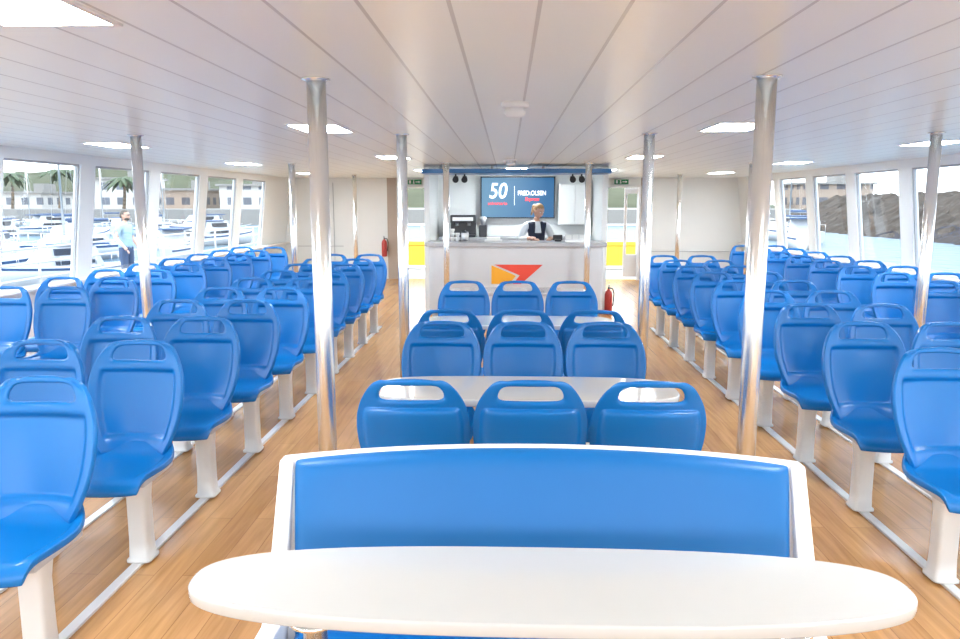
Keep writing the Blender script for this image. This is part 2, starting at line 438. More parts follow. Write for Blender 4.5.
# ------------------------------------------------------------------ poles
def pole(x, y):
    r = empty("stanchion_pole", (x, y, 0)); R = .042
    bm = bmesh.new(); add_cyl(bm, (0, 0, .0), (0, 0, H), R, n=32); finish(bm, "tube", 'chrome', r)
    bm = bmesh.new(); add_lathe(bm, [(.075, 0), (.075, .008), (.05, .014), (.046, .03)], n=32); finish(bm, "foot_flange", 'chrome', r)
    bm = bmesh.new(); add_lathe(bm, [(.0435, H-.012), (.045, H-.008), (.062, H-.005), (.062, H-.001)], n=32)
    finish(bm, "ceiling_flange", 'chrome', r)
    tag(r, "polished steel stanchion pole from floor to ceiling", "pole", "steel stanchion poles")
for y in (3.34, 6.0, 10.35):
    for x in (-.93, 1.0): pole(x, y)
for y in (6.0, 10.35, 14.6):
    for x in (-3.05, 3.18): pole(x, y)

# ------------------------------------------------------------------ tables
def table(y, a, b, n, label, legy=0):
    r = empty("saloon_table", (0, y, 0)); zt = .75
    P = superellipse(a, b, n, 160)
    secs = [(.012, zt-.036), (.003, zt-.033), (0, zt-.029), (0, zt-.006), (.0015, zt-.002), (.005, zt)]
    bm = bmesh.new()
    add_loft(bm, [[(p[0]*(1-d/a), p[1]*(1-d/b), z) for p in P] for d, z in secs])
    ob = finish(bm, "tabletop", 'table', r)
    for p in ob.data.polygons:
        if abs(p.normal.z) > .99: p.use_smooth = False
    for sx in (-1, 1):
        bm = bmesh.new(); x = sx*a*.62
        add_lathe(bm, [(.075, 0), (.075, .008), (.04, .02), (.028, .05), (.028, zt-.06), (.06, zt-.045), (.06, zt-.035)], (x, legy, 0), 24)
        finish(bm, "leg", 'chrome', r)
    tag(r, label, "table")
table(1.722, .878, .192, 2.7, "long oval white table with glossy top before a bench", -.11)
table(3.68, .75, .25, 4, "white rounded table between two chair rows")
table(5.86, .74, .25, 4, "white rounded table between two chair rows")
table(7.95, .74, .26, 4, "white rounded table near the bar counter")

# ------------------------------------------------------------------ bench
def bench():
    r = empty("saloon_bench", (0.0, 1.9, 0))
    SS = [-1, -.995, -.98, -.85, -.65, -.43, -.2, 0, .2, .43, .65, .85, .98, .995, 1]
    def shell(s, t):
        zt = .955-.045*abs(s)**2.2; z = .30+(zt-.30)*t
        y = .08+.19*t
        return Vector(((.768)*s, y, z))
    bm = bmesh.new(); add_grid(bm, SS, [0, .02, .25, .5, .75, .97, .99, 1], shell)
    finish(bm, "back_shell", 'white', r, solid=.034, subsurf=2)
    def pad(s, t):
        zt = .945-.045*abs(s)**2.2; z = .40+(zt-.40)*t
        y = .055+.175*t
        if abs(s) > .99 or t < .012 or t > .99: y += .035
        return Vector(((.735-.03*(1-t))*s, y, z))
    bm = bmesh.new(); add_grid(bm, SS, [0, .010, .05, .3, .6, .9, .98, .992, 1], pad)
    finish(bm, "back_pad", 'bluepad', r, solid=.024, subsurf=2)
    bm = bmesh.new(); add_box(bm, (0, -.04, .40), (1.42, .34, .10)); finish(bm, "seat_cushion", 'bluepad', r, bevel=.035, bseg=4)
    bm = bmesh.new(); add_box(bm, (0, .0, .19), (1.40, .24, .32)); add_box(bm, (0, .0, .02), (1.36, .20, .04)); finish(bm, "base", 'white', r, bevel=.01)
    for sx in (-1, 1):
        bm = bmesh.new()
        pts = [(-.20, 0), (.16, 0), (.20, .30), (.290, .885), (.285, .905), (.235, .905), (.08, .53), (.03, .49), (-.18, .49), (-.21, .46)]
        def xo(z): return .779+.008*max(0, min(1, (.9-z)/.4))
        a = [bm.verts.new((sx*(xo(p[1])-.042-.012*max(0, min(1, (.9-p[1])/.4))), p[0], p[1])) for p in pts]; b = [bm.verts.new((sx*xo(p[1]), p[0], p[1])) for p in pts]
        n = len(pts)
        for i in range(n): bm.faces.new((a[i], a[(i+1) % n], b[(i+1) % n], b[i]))
        bm.faces.new(a); bm.faces.new(b[::-1])
        finish(bm, "side_panel", 'white', r, bevel=.006, bseg=2)
    tag(r, "white shell bench with long blue upholstered back pad", "bench")
bench()

# ------------------------------------------------------------------ ceiling lights, detectors
def clight(x, y):
    r = empty("ceiling_light", (x, y, H))
    bm = bmesh.new()
    for sx in (-1, 1): add_box(bm, (sx*.175, 0, -.004), (.02, .60, .008))
    for sy in (-1, 1): add_box(bm, (0, sy*.29, -.004), (.33, .02, .008))
    finish(bm, "frame", 'white', r)
    bm = bmesh.new(); add_box(bm, (0, 0, -.003), (.33, .56, .005)); finish(bm, "diffuser", 'lamp', r)
    tag(r, "recessed rectangular white light panel in the ceiling", "light", "ceiling light panels")
for y in (-1.4, 2.02, 5.5, 9.0, 12.6):
    for x in (-1.44, 1.5): clight(x, y)
for y in (.1, 3.5, 7.0, 10.4, 13.8):
    for x in (-3.72, 3.72): clight(x, y)
clight(.05, 12.1)  # added panel with no known fixture, brightens the bar recess
for x, y in ((-.06, 4.16), (-.06, 9.5)):
    r = empty("smoke_detector", (x, y, H))
    bm = bmesh.new(); add_lathe(bm, [(.075, 0), (.075, -.02), (.066, -.028)], n=28); finish(bm, "base", 'white', r)
    bm = bmesh.new(); add_lathe(bm, [(.052, -.028), (.050, -.036), (.056, -.038), (.056, -.060), (.044, -.074), (.015, -.078)], n=28); finish(bm, "sensor", 'white', r)
    tag(r, "round white smoke detector on the ceiling", "smoke detector", "ceiling smoke detectors")

# ------------------------------------------------------------------ bar
CY = 10.8
r = empty("bar_counter", (0.03, CY+.35, 0))
bm = bmesh.new(); add_loft(bm, [[(p[0], p[1], z) for p in superellipse(1.27, .33, 9, 96)] for z in (.08, 1.04)], smooth=False); finish(bm, "body", 'counter', r)
bm = bmesh.new(); add_loft(bm, [[(p[0], p[1], z) for p in superellipse(1.23, .29, 9, 96)] for z in (0, .08)], smooth=False); finish(bm, "plinth", 'grey', r)
bm = bmesh.new(); add_loft(bm, [[(p[0], p[1], z) for p in superellipse(1.32*k, .37*k, 9, 96)] for z, k in ((1.04, .99), (1.05, 1), (1.09, 1), (1.10, .99))], smooth=False); finish(bm, "countertop", 'ctop', r)
def film(pts, mk, y=-.334, th=.004, label=None, nm="emblem"):
    bm = bmesh.new(); a = [bm.verts.new((p[0], y, p[1])) for p in pts]; b = [bm.verts.new((p[0], y-th, p[1])) for p in pts]; n = len(pts)
    for i in range(n): bm.faces.new((a[i], a[(i+1) % n], b[(i+1) % n], b[i]))
    bm.faces.new(a); bm.faces.new(b[::-1])
    o = finish(bm, nm, mk, r)
    if label: o["label"] = label
def e2(u, v):
    return (-.35+.74*u, .785-.28*v)
film([e2(*p) for p in [(.05, 0), (1, 0), (.80, .48), (.58, 1), (.42, 1), (.55, .56), (.47, .46)]], 'redflag', label="red flag-shaped part of the emblem")
film([e2(*p) for p in [(0, .03), (.42, .50), (.48, .58), (.35, 1), (.0, 1)]], 'yelflag', label="yellow pointed part of the emblem")
tag(r, "pale grey bar counter with red and yellow emblem", "counter")

bm = bmesh.new(); add_box(bm, (.03, 13.05, H/2), (2.9, .1, H)); struct(finish(bm, "wall_bar", 'wall'), "white partition wall at the back of the bar", "wall")
bm = bmesh.new(); add_box(bm, (-1.32, 12.25, H/2), (.08, 1.5, H)); struct(finish(bm, "wall_bar_left", 'wall'), "white side partition of the bar", "wall")
bm = bmesh.new(); add_box(bm, (1.38, 12.25, H/2), (.08, 1.5, H)); struct(finish(bm, "wall_bar_right", 'wall'), "white side partition of the bar", "wall")
r = empty("bar_canopy", (.03, 11.1, 0))
bm = bmesh.new(); add_loft(bm, [[(p[0], p[1], z) for p in superellipse(1.36, .36, 8, 80)] for z in (2.08, 2.14)], smooth=False); finish(bm, "fascia", 'canopy', r, bevel=.008)
for x in (-1.1, -.35, .4, 1.1):
    bm = bmesh.new(); add_cyl(bm, (x, 0, 2.14), (x, 0, H), .02, n=12); finish(bm, "hanger", 'white', r)
tag(r, "blue canopy band hanging over the bar counter", "canopy")
def spot(x):
    r = empty("spotlight", (x, 11.1, 2.08))
    bm = bmesh.new(); add_cyl(bm, (0, 0, 0), (0, 0, -.03), .012, n=10); finish(bm, "stem", 'dark', r)
    bm = bmesh.new(); add_cyl(bm, (0, .05, -.05), (0, -.05, -.085), .036, .045, n=20); finish(bm, "lamp_head", 'dark', r)
    tag(r, "small black spotlight under the bar canopy", "spotlight", "bar spotlights")
for x in (-.85, -.72, .85, .98): spot(x)
# tv
r = empty("television", (.08, 12.895, 1.755))
bm = bmesh.new(); add_box(bm, (0, 0, 0), (1.26, .05, .70)); add_box(bm, (0, .055, 0), (.4, .09, .3)); finish(bm, "case", 'dark', r, bevel=.006)
bm = bmesh.new(); add_box(bm, (0, -.028, 0), (1.22, .004, .66)); finish(bm, "screen", 'screen', r)
RX = (math.pi/2, 0, 0)
text_mesh("50", .36, 'paletext', r, (-.34, -.034, .10), RX, bold=.004, shear=.15, sx=.85)
text_mesh("aniversario", .075, 'redtext', r, (-.34, -.034, -.10), RX, bold=.001)
bm = bmesh.new(); add_box(bm, (-.055, -.032, .03), (.006, .004, .32)); o = finish(bm, "divider", 'paletext', r)
text_mesh("FRED.OLSEN", .105, 'paletext', r, (.24, -.034, .07), RX, bold=.002, sx=.82)
text_mesh("Express", .085, 'redtext', r, (.24, -.034, -.03), RX, bold=.002, shear=.25, sx=.9)
tag(r, "wall-mounted flat television showing a blue anniversary slide", "television")
# back bar
r = empty("bar_cabinet", (-.05, 12.68, 0))
bm = bmesh.new(); add_box(bm, (0, 0, .53), (2.3, .56, 1.06)); finish(bm, "body", 'counter', r, bevel=.005)
bm = bmesh.new(); add_box(bm, (0, -.01, 1.08), (2.34, .6, .04)); finish(bm, "worktop", 'ctop', r, bevel=.005)
for i in range(4):
    x = -.86+i*.573
    bm = bmesh.new(); add_box(bm, (x, -.29, .55), (.55, .02, .9)); d = finish(bm, "door", 'white', r, bevel=.004)
    bm = bmesh.new(); add_cyl(bm, (x+.2, -.32, .7), (x+.2, -.32, .88), .008, n=10); h = finish(bm, "handle", 'steel', d)
tag(r, "low white cabinet with grey worktop along the bar wall", "cabinet")
# coffee machine
r = empty("coffee_machine", (-.83, 12.66, 1.10))
bm = bmesh.new(); add_box(bm, (0, .08, .19), (.42, .22, .34)); add_box(bm, (0, -.03, .30), (.42, .26, .13)); add_box(bm, (0, -.03, .02), (.42, .32, .04)); finish(bm, "body", 'dark', r, bevel=.01)
bm = bmesh.new(); add_box(bm, (0, -.165, .30), (.34, .01, .06)); finish(bm, "control_panel", 'steel', r, bevel=.003)
bm = bmesh.new()
for x in (-.1, .1): add_cyl(bm, (x, -.08, .235), (x, -.08, .19), .03, n=16); add_cyl(bm, (x, -.09, .21), (x, -.2, .2), .011, n=10)
finish(bm, "group_head", 'steel', r)
tag(r, "black espresso machine with steel details on the worktop", "coffee machine")
r = empty("coffee_grinder", (-.50, 12.66, 1.10))
bm = bmesh.new(); add_box(bm, (0, 0, .1), (.13, .18, .2)); finish(bm, "body", 'dark', r, bevel=.01)
bm = bmesh.new(); add_lathe(bm, [(.03, .2), (.06, .30), (.06, .33), (.03, .34)], n=18); finish(bm, "hopper", 'grey', r)
tag(r, "dark coffee grinder next to the espresso machine", "coffee grinder")
r = empty("wall_cupboard", (1.03, 12.86, 1.30))
bm = bmesh.new(); add_box(bm, (0, 0, .34), (.52, .26, .68)); finish(bm, "body", 'white', r, bevel=.006)
for sx in (-1, 1):
    bm = bmesh.new(); add_box(bm, (sx*.13, -.138, .34), (.25, .016, .66)); d = finish(bm, "door", 'wall', r, bevel=.004)
tag(r, "white wall cupboard beside the television", "cupboard")
def cup(x, y, z, n=3):
    for k in range(n):
        bm = bmesh.new(); add_lathe(bm, [(.022, 0), (.034, .03), (.038, .06), (.034, .06), (.028, .02)], n=16)
        tag(finish(bm, "cup", 'cup', loc=(x, y, z+k*.0605)), "white ceramic cup stacked on the bar", "cup", "white cups on the bar")
for x, y, n in ((-1.0, 11.3, 2), (-.92, 11.33, 3), (-.84, 11.3, 2), (-1.05, 11.4, 1)): cup(x, y, 1.10, n)
r = empty("storage_jar", (-.73, 11.3, 1.10))
bm = bmesh.new(); add_lathe(bm, [(.05, 0), (.06, .01), (.06, .11), (.05, .125)], n=20); finish(bm, "body", 'steel', r)
bm = bmesh.new(); add_lathe(bm, [(.055, .125), (.055, .14), (.015, .145), (.015, .16)], n=20); finish(bm, "lid", 'dark', r)
tag(r, "steel storage jar with dark lid on the counter", "jar")
r = empty("payment_terminal", (.66, 11.25, 1.10))
bm = bmesh.new(); add_box(bm, (0, 0, .015), (.10, .14, .03)); finish(bm, "base", 'dark', r, bevel=.008)
bm = bmesh.new(); add_box(bm, (0, .03, .06), (.14, .02, .08), mtx=Matrix.Rotation(-.2, 4, 'X')); finish(bm, "display", 'dark', r, bevel=.006)
tag(r, "small black payment terminal on the counter", "payment terminal")
r = empty("leaflet_stand", (.92, 11.2, 1.10))
bm = bmesh.new(); add_box(bm, (0, 0, .005), (.3, .16, .01)); add_box(bm, (0, .06, .05), (.3, .008, .09)); add_box(bm, (0, -.06, .02), (.3, .008, .03)); finish(bm, "holder", 'steel', r)
for i in range(3):
    bm = bmesh.new(); add_box(bm, (-.1+i*.1, .035, .055), (.08, .012, .09)); finish(bm, "leaflet", 'paper', r)
tag(r, "small countertop stand holding folded leaflets", "leaflet stand")
r = empty("napkin_tray", (-.30, 11.25, 1.10))
bm = bmesh.new(); add_box(bm, (0, 0, .01), (.26, .18, .02)); finish(bm, "tray", 'steel', r, bevel=.004)
bm = bmesh.new(); add_box(bm, (0, 0, .04), (.2, .14, .04)); finish(bm, "napkins", 'paper', r, bevel=.004)
tag(r, "steel tray with a pile of paper napkins", "tray")
def exit_sign(x):
    r = empty("exit_sign", (x, YB-.07, 2.11))
    bm = bmesh.new(); add_box(bm, (0, 0, 0), (.30, .03, .10)); finish(bm, "panel", 'green', r, bevel=.004)
    bm = bmesh.new()
    add_box(bm, (-.10, -.017, 0), (.04, .004, .065)); add_box(bm, (.055, -.017, 0), (.07, .004, .016))
    v = [bm.verts.new(p) for p in ((.085, -.019, .025), (.125, -.019, 0), (.085, -.019, -.025))]; bm.faces.new(v)
    add_sphere(bm, (-.02, -.016, .03), (.009, .004, .009), u=10, v=6); add_box(bm, (-.02, -.017, .003), (.018, .004, .034)); add_box(bm, (-.030, -.017, -.024), (.012, .004, .028)); add_box(bm, (-.010, -.017, -.024), (.012, .004, .028))
    finish(bm, "pictogram", 'signwhite', r)
    tag(r, "green emergency exit sign with white running figure", "exit sign", "exit signs")
exit_sign(-2.1); exit_sign(2.35)
def exting(x, y, z, wallmount=True, s=1):
    r = empty("fire_extinguisher", (x, y, z)); r.scale = (s,)*3
    bm = bmesh.new(); add_lathe(bm, [(.05, 0), (.075, .012), (.078, .05), (.078, .40), (.06, .46), (.028, .49), (.028, .51)], n=24); finish(bm, "cylinder", 'red', r)
    bm = bmesh.new(); add_cyl(bm, (0, 0, .51), (0, 0, .55), .018, n=12); add_box(bm, (0, -.03, .565), (.02, .12, .012)); add_box(bm, (0, -.03, .59), (.02, .12, .01)); finish(bm, "valve", 'dark', r)
    bm = bmesh.new(); pts = [(0.02, 0, .53), (.08, 0, .52), (.11, 0, .42), (.10, 0, .26), (.09, 0, .16)]
    for a, b in zip(pts, pts[1:]): add_cyl(bm, a, b, .012, n=10)
    finish(bm, "hose", 'dark', r)
    if wallmount:
        bm = bmesh.new(); add_box(bm, (0, .12, .3), (.1, .10, .06)); finish(bm, "bracket", 'dark', r)
    tag(r, "red fire extinguisher with black hose" + (" hung on the bulkhead" if wallmount else " beside the counter"), "fire extinguisher", "fire extinguishers")
exting(-2.78, YB-.122, .50, True, .75); exting(1.44, 11.3, 0, False, .75)

# ------------------------------------------------------------------ people
def skin_mesh(joints, bones, root, sub=2):
    bm = bmesh.new(); ids = {}
    for i, (k, (p, rr)) in enumerate(joints.items()): ids[k] = bm.verts.new(p)
    bm.verts.ensure_lookup_table()
    for a, b in bones: bm.edges.new((ids[a], ids[b]))
    me = bpy.data.meshes.new("tmp"); bm.to_mesh(me); bm.free()
    ob = bpy.data.objects.new("tmp", me); COL.objects.link(ob)
    ob.modifiers.new("k", 'SKIN')
    sv = me.skin_vertices[0].data
    for i, (k, (p, rr)) in enumerate(joints.items()):
        sv[i].radius = (rr, rr)
        sv[i].use_root = (k == root)
    s = ob.modifiers.new("ss", 'SUBSURF'); s.levels = sub; s.render_levels = sub
    bake(ob); me2 = ob.data; bpy.data.objects.remove(ob); return me2

def person(loc, rz, H0, arms, head_rot, hairmat, clothes, label, glasses=False, long_hair=False):
    root = empty("person", loc, (0, 0, rz)); k = H0/1.62
    J = {'pelvis': ((0, 0, .90), .125), 'waist': ((0, 0, 1.03), .108), 'chest': ((0, 0, 1.18), .128), 'upper': ((0, .01, 1.29), .10), 'neck': ((0, .0, 1.375), .046), 'nape': ((0, -.012, 1.45), .05)}
    Bn = [('pelvis', 'waist'), ('waist', 'chest'), ('chest', 'upper'), ('upper', 'neck'), ('neck', 'nape')]
    for s, n in ((-1, 'a'), (1, 'b')):
        J['hip'+n] = ((s*.088, 0, .82), .088); J['knee'+n] = ((s*.095, -.012, .46), .056); J['calf'+n] = ((s*.096, .01, .33), .054); J['ank'+n] = ((s*.098, .015, .08), .036); J['toe'+n] = ((s*.112, -.13, .032), .034)
        Bn += [('pelvis', 'hip'+n), ('hip'+n, 'knee'+n), ('knee'+n, 'calf'+n), ('calf'+n, 'ank'+n), ('ank'+n, 'toe'+n)]
        el, wr, hd = arms[0 if s < 0 else 1]
        J['sho'+n] = ((s*.165, .01, 1.305), .056); J['elb'+n] = (el, .042); J['wri'+n] = (wr, .027); J['palm'+n] = (hd, .036)
        Bn += [('upper', 'sho'+n), ('sho'+n, 'elb'+n), ('elb'+n, 'wri'+n), ('wri'+n, 'palm'+n)]
    me = skin_mesh(J, Bn, 'pelvis')
    bm = bmesh.new(); bm.from_mesh(me)
    for s, n in ((-1, 'a'), (1, 'b')):
        wr, pm = Vector(J['wri'+n][0]), Vector(J['palm'+n][0]); d = (pm-wr).normalized()
        side = d.cross(Vector((0, 0, 1)) if abs(d.z) < .8 else Vector((0, -1, 0))).normalized(); dn = d.cross(side)
        if dn.z > 0 and abs(d.z) < .8: dn = -dn
        for q, (o, L) in enumerate(((-.028, .062), (-.010, .072), (.009, .068), (.027, .052))):
            a = pm+side*o+d*.01; b = a+d*L*.55+dn*.004; c = b+d*L*.4+dn*.018
            fm = skin_mesh({'r': (tuple(pm+side*o*.7), .010), 'a': (tuple(a+d*.02), .0095), 'b': (tuple(b+d*.01), .0088), 'c': (tuple(c), .007)}, [('r', 'a'), ('a', 'b'), ('b', 'c')], 'r', 1)
            bm.from_mesh(fm)
        ts = side*(-s if abs(d.z) < .8 else s)
        a = wr+d*.03; fm = skin_mesh({'r': (tuple(a), .012), 'a': (tuple(a+ts*.035+d*.02), .011), 'b': (tuple(a+ts*.048+d*.055), .008)}, [('r', 'a'), ('a', 'b')], 'r', 1)
        bm.from_mesh(fm)
    for f in bm.faces: f.smooth = True; f.material_index = 0
    R = Matrix.Translation((0, -.012, 1.46)) @ Euler(head_rot).to_matrix().to_4x4()
    hb = bmesh.new()
    def headfn(p):
        x, y, z = p
        if z < 0: x *= 1-.34*(-z)**1.3; y = y*(1-.18*(-z)) - .10*(-z)
        if y < 0: y *= .93
        if y > 0: y *= 1.06
        if y < -.4 and .0 < z < .25 and abs(x) > .15 and abs(x) < .6: y += .07
        return Vector((x, y, z))
    add_sphere(hb, (0, -.01, .075), (.073, .092, .112), 0, 32, 24, headfn)
    add_sphere(hb, (0, -.103, .062), (.011, .018, .012), 0, 10, 8)
    add_cyl(hb, (0, -.088, .100), (0, -.104, .066), .007, .011, 10, 0)
    for s in (-1, 1):
        add_sphere(hb, (s*.073, .0, .07), (.010, .018, .028), 0, 10, 8)
        add_sphere(hb, (s*.029, -.083, .088), (.013, .008, .0075), 1, 10, 8)
        add_sphere(hb, (s*.029, -.0905, .088), (.0055, .003, .0055), 2, 8, 6)
        add_cyl(hb, (s*.014, -.093, .106), (s*.044, -.083, .107), .003, .002, 6, 2)
    add_sphere(hb, (0, -.089, .028), (.022, .007, .006), 3, 12, 8)
    for v in hb.verts: v.co = R @ v.co
    hm = bpy.data.meshes.new("h"); hb.to_mesh(hm); hb.free(); bm.from_mesh(hm)
    for v in bm.verts: v.co *= k
    body = finish(bm, "body", ['skin', 'cup', 'dark', 'lips'], root)
    bm = bmesh.new()
    add_sphere(bm, (0, .002, .082), (.078, .098, .112), 0, 40, 30)
    kill = [v for v in bm.verts if (v.co.y < -.03 and v.co.z < .148-.25*abs(v.co.x)) or (v.co.z < .03 and v.co.y < .03) or v.co.z < .0 or (abs(v.co.x) > .055 and v.co.y < .012 and v.co.z < .09)]
    bmesh.ops.delete(bm, geom=kill, context='VERTS')
    if long_hair: add_sphere(bm, (0, .105, .09), (.042, .038, .042), 0, 16, 12); add_cyl(bm, (0, .12, .07), (0, .11, -.06), .028, .012, 12)
    if glasses:  # short beard along the jaw
        add_sphere(bm, (0, -.045, .012), (.056, .052, .040), 0, 20, 14)
    for v in bm.verts: v.co = (R @ v.co)*k
    finish(bm, "hair", hairmat, root)
    if glasses:
        bm = bmesh.new()
        for s in (-1, 1): add_sphere(bm, (s*.03, -.096, .088), (.024, .007, .017), 0, 14, 8); add_cyl(bm, (s*.053, -.09, .092), (s*.078, .0, .09), .003, n=6)
        add_cyl(bm, (-.01, -.098, .092), (.01, -.098, .092), .003, n=6)
        for v in bm.verts: v.co = (R @ v.co)*k
        finish(bm, "sunglasses", 'dark', root)
    src = bmesh.new(); src.from_mesh(me)
    src.normal_update()
    for nm, mk, test, off in clothes:
        b2 = src.copy(); b2.normal_update()
        dead = [f for f in b2.faces if not test(f.calc_center_median())]
        bmesh.ops.delete(b2, geom=dead, context='FACES')
        b2.normal_update()
        nr = [(v, v.normal.copy()) for v in b2.verts]
        for v, n_ in nr: v.co += n_*off
        for v in b2.verts: v.co *= k
        for f in b2.faces: f.smooth = True
        finish(b2, nm, mk, root, solid=.006, soff=-1)
    src.free()
    tag(root, label, "person")
    return root

armsW = [((-.25, .02, 1.09), (-.13, -.24, 1.12), (-.10, -.33, 1.11)), ((.26, .0, 1.09), (.17, -.22, 1.12), (.12, -.32, 1.11))]
person((.36, 11.78, 0), math.radians(12), 1.64, armsW, (.50, 0, .5), 'hairw', [
    ("blouse", 'blouse', lambda c: (1.0 < c.z < 1.36) and abs(c.x) < .30 and c.y > -.17, .009),
    ("waistcoat", 'navy', lambda c: .9 < c.z < (1.20 if c.y < 0 and abs(c.x) < .04 else 1.34) and abs(c.x) < .13 and c.y > -.14, .018),
    ("trousers", 'navy', lambda c: c.z < 1.0 and c.z > .08, .010),
    ("shoe", 'shoe', lambda c: c.z < .09, .008)],
    "woman in navy waistcoat and white blouse standing behind the bar counter", long_hair=True)

bm = bmesh.new(); add_box(bm, (-9.3, 22, -.55), (2.6, 40, .5)); tag(finish(bm, "floating_pontoon", 'concrete'), "grey floating pontoon alongside the moored ferry", "pontoon")
r = empty("pontoon_railing", (-10.3, 22, -.30))
bm = bmesh.new()
for i in range(21): add_cyl(bm, (0, -20+i*2, 0), (0, -20+i*2, 1.0), .03, n=8)
finish(bm, "post", 'grey', r)
bm = bmesh.new()
for z in (.35, .68, 1.0): add_cyl(bm, (0, -20, z), (0, 20, z), .025, n=8)
finish(bm, "handrail", 'grey', r)
tag(r, "grey tube railing along the edge of the pontoon", "railing")
armsM = [((-.24, .03, 1.08), (-.22, -.12, .92), (-.20, -.17, .85)), ((.24, .03, 1.08), (.23, -.10, .92), (.21, -.15, .85))]
person((-8.6, 16.5, -.30), math.radians(80), 1.78, armsM, (.05, 0, .1), 'hairm', [
    ("shirt", 'tee', lambda c: (.90 < c.z < 1.36) and abs(c.x) < .235 and (c.z > 1.13 or abs(c.x) < .17) and c.y > -.14, .014),
    ("jeans", 'jeans', lambda c: .08 < c.z < .96 and abs(c.x) < .19, .011),
    ("shoe", 'shoe', lambda c: c.z < .09, .008)],
    "man in pale blue t-shirt and sunglasses standing on the pontoon", glasses=True)

# ------------------------------------------------------------------ outside
WZ = -1.2
bm = bmesh.new(); add_grid(bm, [-1, -.5, 0, .5, 1], [0, .5, 1], lambda s, t: Vector((s*300, -40+t*340, WZ))); tag(finish(bm, "sea_water", 'water'), "rippled blue grey harbour water around the ferry", "water", kind="stuff")

def make_boat(mast=True):
    r = empty("sailing_boat" if mast else "motor_boat")
    N = 14; rings = []
    bm = bmesh.new(); st = bmesh.new(); rl = bmesh.new(); pts = {-1: [], 1: []}; sp = {-1: [], 1: []}
    for i in range(N+1):
        t = i/N; w = 1.35*math.sin(math.pi*min(1, .30+.62*(1-t)+.0))**.8 * (1 - max(0, t-.55)**2*2.2); w = max(w, .03)
        y = -4+8.5*t; sh = 1.0+.35*t*t
        rings.append([(-w, y, sh), (-w*.92, y, .35), (-w*.45, y, -.25), (w*.45, y, -.25), (w*.92, y, .35), (w, y, sh)])
        for s in (-1, 1):
            pts[s].append((s*w*.96, y, sh)); sp[s].append(((s*(w+.015), y, sh-.12), (s*(w*.985+.015), y, sh-.26)))
    add_loft(bm, rings); finish(bm, "hull", 'hull', r)
    for s in (-1, 1):
        for a, b in zip(sp[s], sp[s][1:]):
            vs = [st.verts.new(p) for p in (a[0], b[0], b[1], a[1])]; st.faces.new(vs)
        for i in range(0, N, 2): add_cyl(rl, pts[s][i], Vector(pts[s][i])+Vector((0, 0, .6)), .02, n=6)
        for a, b in zip(pts[s][::2], pts[s][2::2]): add_cyl(rl, Vector(a)+Vector((0, 0, .6)), Vector(b)+Vector((0, 0, .6)), .018, n=6)
    finish(st, "hull_stripe", 'bstripe', r); finish(rl, "guard_rail", 'steel', r)
    bm = bmesh.new()
    add_loft(bm, [[(-w, y0, z), (w, y0, z), (w*.7, y1, z), (-w*.7, y1, z)] for w, y0, y1, z in ((1.0, -2.2, 2.2, .95), (.95, -2.0, 1.9, 1.4), (.8, -1.7, 1.1, 1.62 if mast else 2.3))], smooth=False)
    finish(bm, "cabin", 'hull', r, bevel=.04)
    bm = bmesh.new()
    for s in (-1, 1): add_box(bm, (s*.86, -.3, 1.28), (.25, 2.4, .22))
    if not mast:
        add_box(bm, (0, -.1, 1.95), (1.62, 2.0, .4))
    finish(bm, "cabin_window", 'dark', r)
    if mast:
        bm = bmesh.new(); add_cyl(bm, (0, .6, 1.5), (0, .6, 12), .08, .05, 10); add_cyl(bm, (0, .5, 2.4), (0, -3.2, 2.4), .05, n=8); add_cyl(bm, (-.8, .6, 7), (.8, .6, 7), .025, n=6)
        for s in (-1, 1): add_cyl(bm, (0, .6, 12), (s*1.2, .4, 1), .012, n=5)
        finish(bm, "mast", 'steel', r)
        bm = bmesh.new(); add_cyl(bm, (0, .3, 2.52), (0, -3.1, 2.5), .14, .10, 10); finish(bm, "sail_cover", 'bstripe', r)
    else:
        bm = bmesh.new(); add_loft(bm, [[(-.9, -2.6, z), (.9, -2.6, z), (.75, .6, z), (-.75, .6, z)] for z in (2.3, 2.4)], smooth=False)
        finish(bm, "canopy", 'bstripe', r)
    return r
sb = make_boat(True); mb = make_boat(False)
used = {id(sb): False, id(mb): False}
def boat(kind, x, y, rz, s=1.0):
    b = sb if kind == 's' else mb
    if not used[id(b)]: used[id(b)] = True; b.location = (x, y, WZ); b.rotation_euler = (0, 0, rz); b.scale = (s,)*3; o = b
    else: o = dup(b, (x, y, WZ), (0, 0, rz), (s,)*3)
    tag(o, "white sailing boat with tall mast moored in the harbour" if kind == 's' else "white motor boat with blue canopy moored in the harbour", "boat", "moored boats")
n = 0
for row, (y, xs) in enumerate(((27, [-24.5, -20, -15.5]), (38, [-34, -30, -26, -21, -16.5]), (50, [-44, -39, -34, -29, -24, -20]), (66, [-56, -51, -46, -41, -36, -31, -26]), (84, [-70, -65, -60, -55, -50, -45, -40, -33]))):
    for x in xs:
        n += 1; boat('s' if n % 5 in (0, 2) else 'm', x+random.uniform(-.8, .8), y+random.uniform(-2, 2), random.uniform(-.6, .6)+(math.pi if n % 2 else 0), random.uniform(.55, .85))
for k, x, y, rz, s in (('m', 19, 50, -.3, .8), ('s', 24.5, 66, .2, .85), ('m', 21.5, 58, .3, .8), ('s', 18, 68, 0, .85)):
    boat(k, x, y, rz, s)
bm = bmesh.new(); add_box(bm, (-60, 112, -.4), (200, 30, 2.4)); tag(finish(bm, "harbour_quay", 'concrete'), "long concrete harbour quay", "quay")
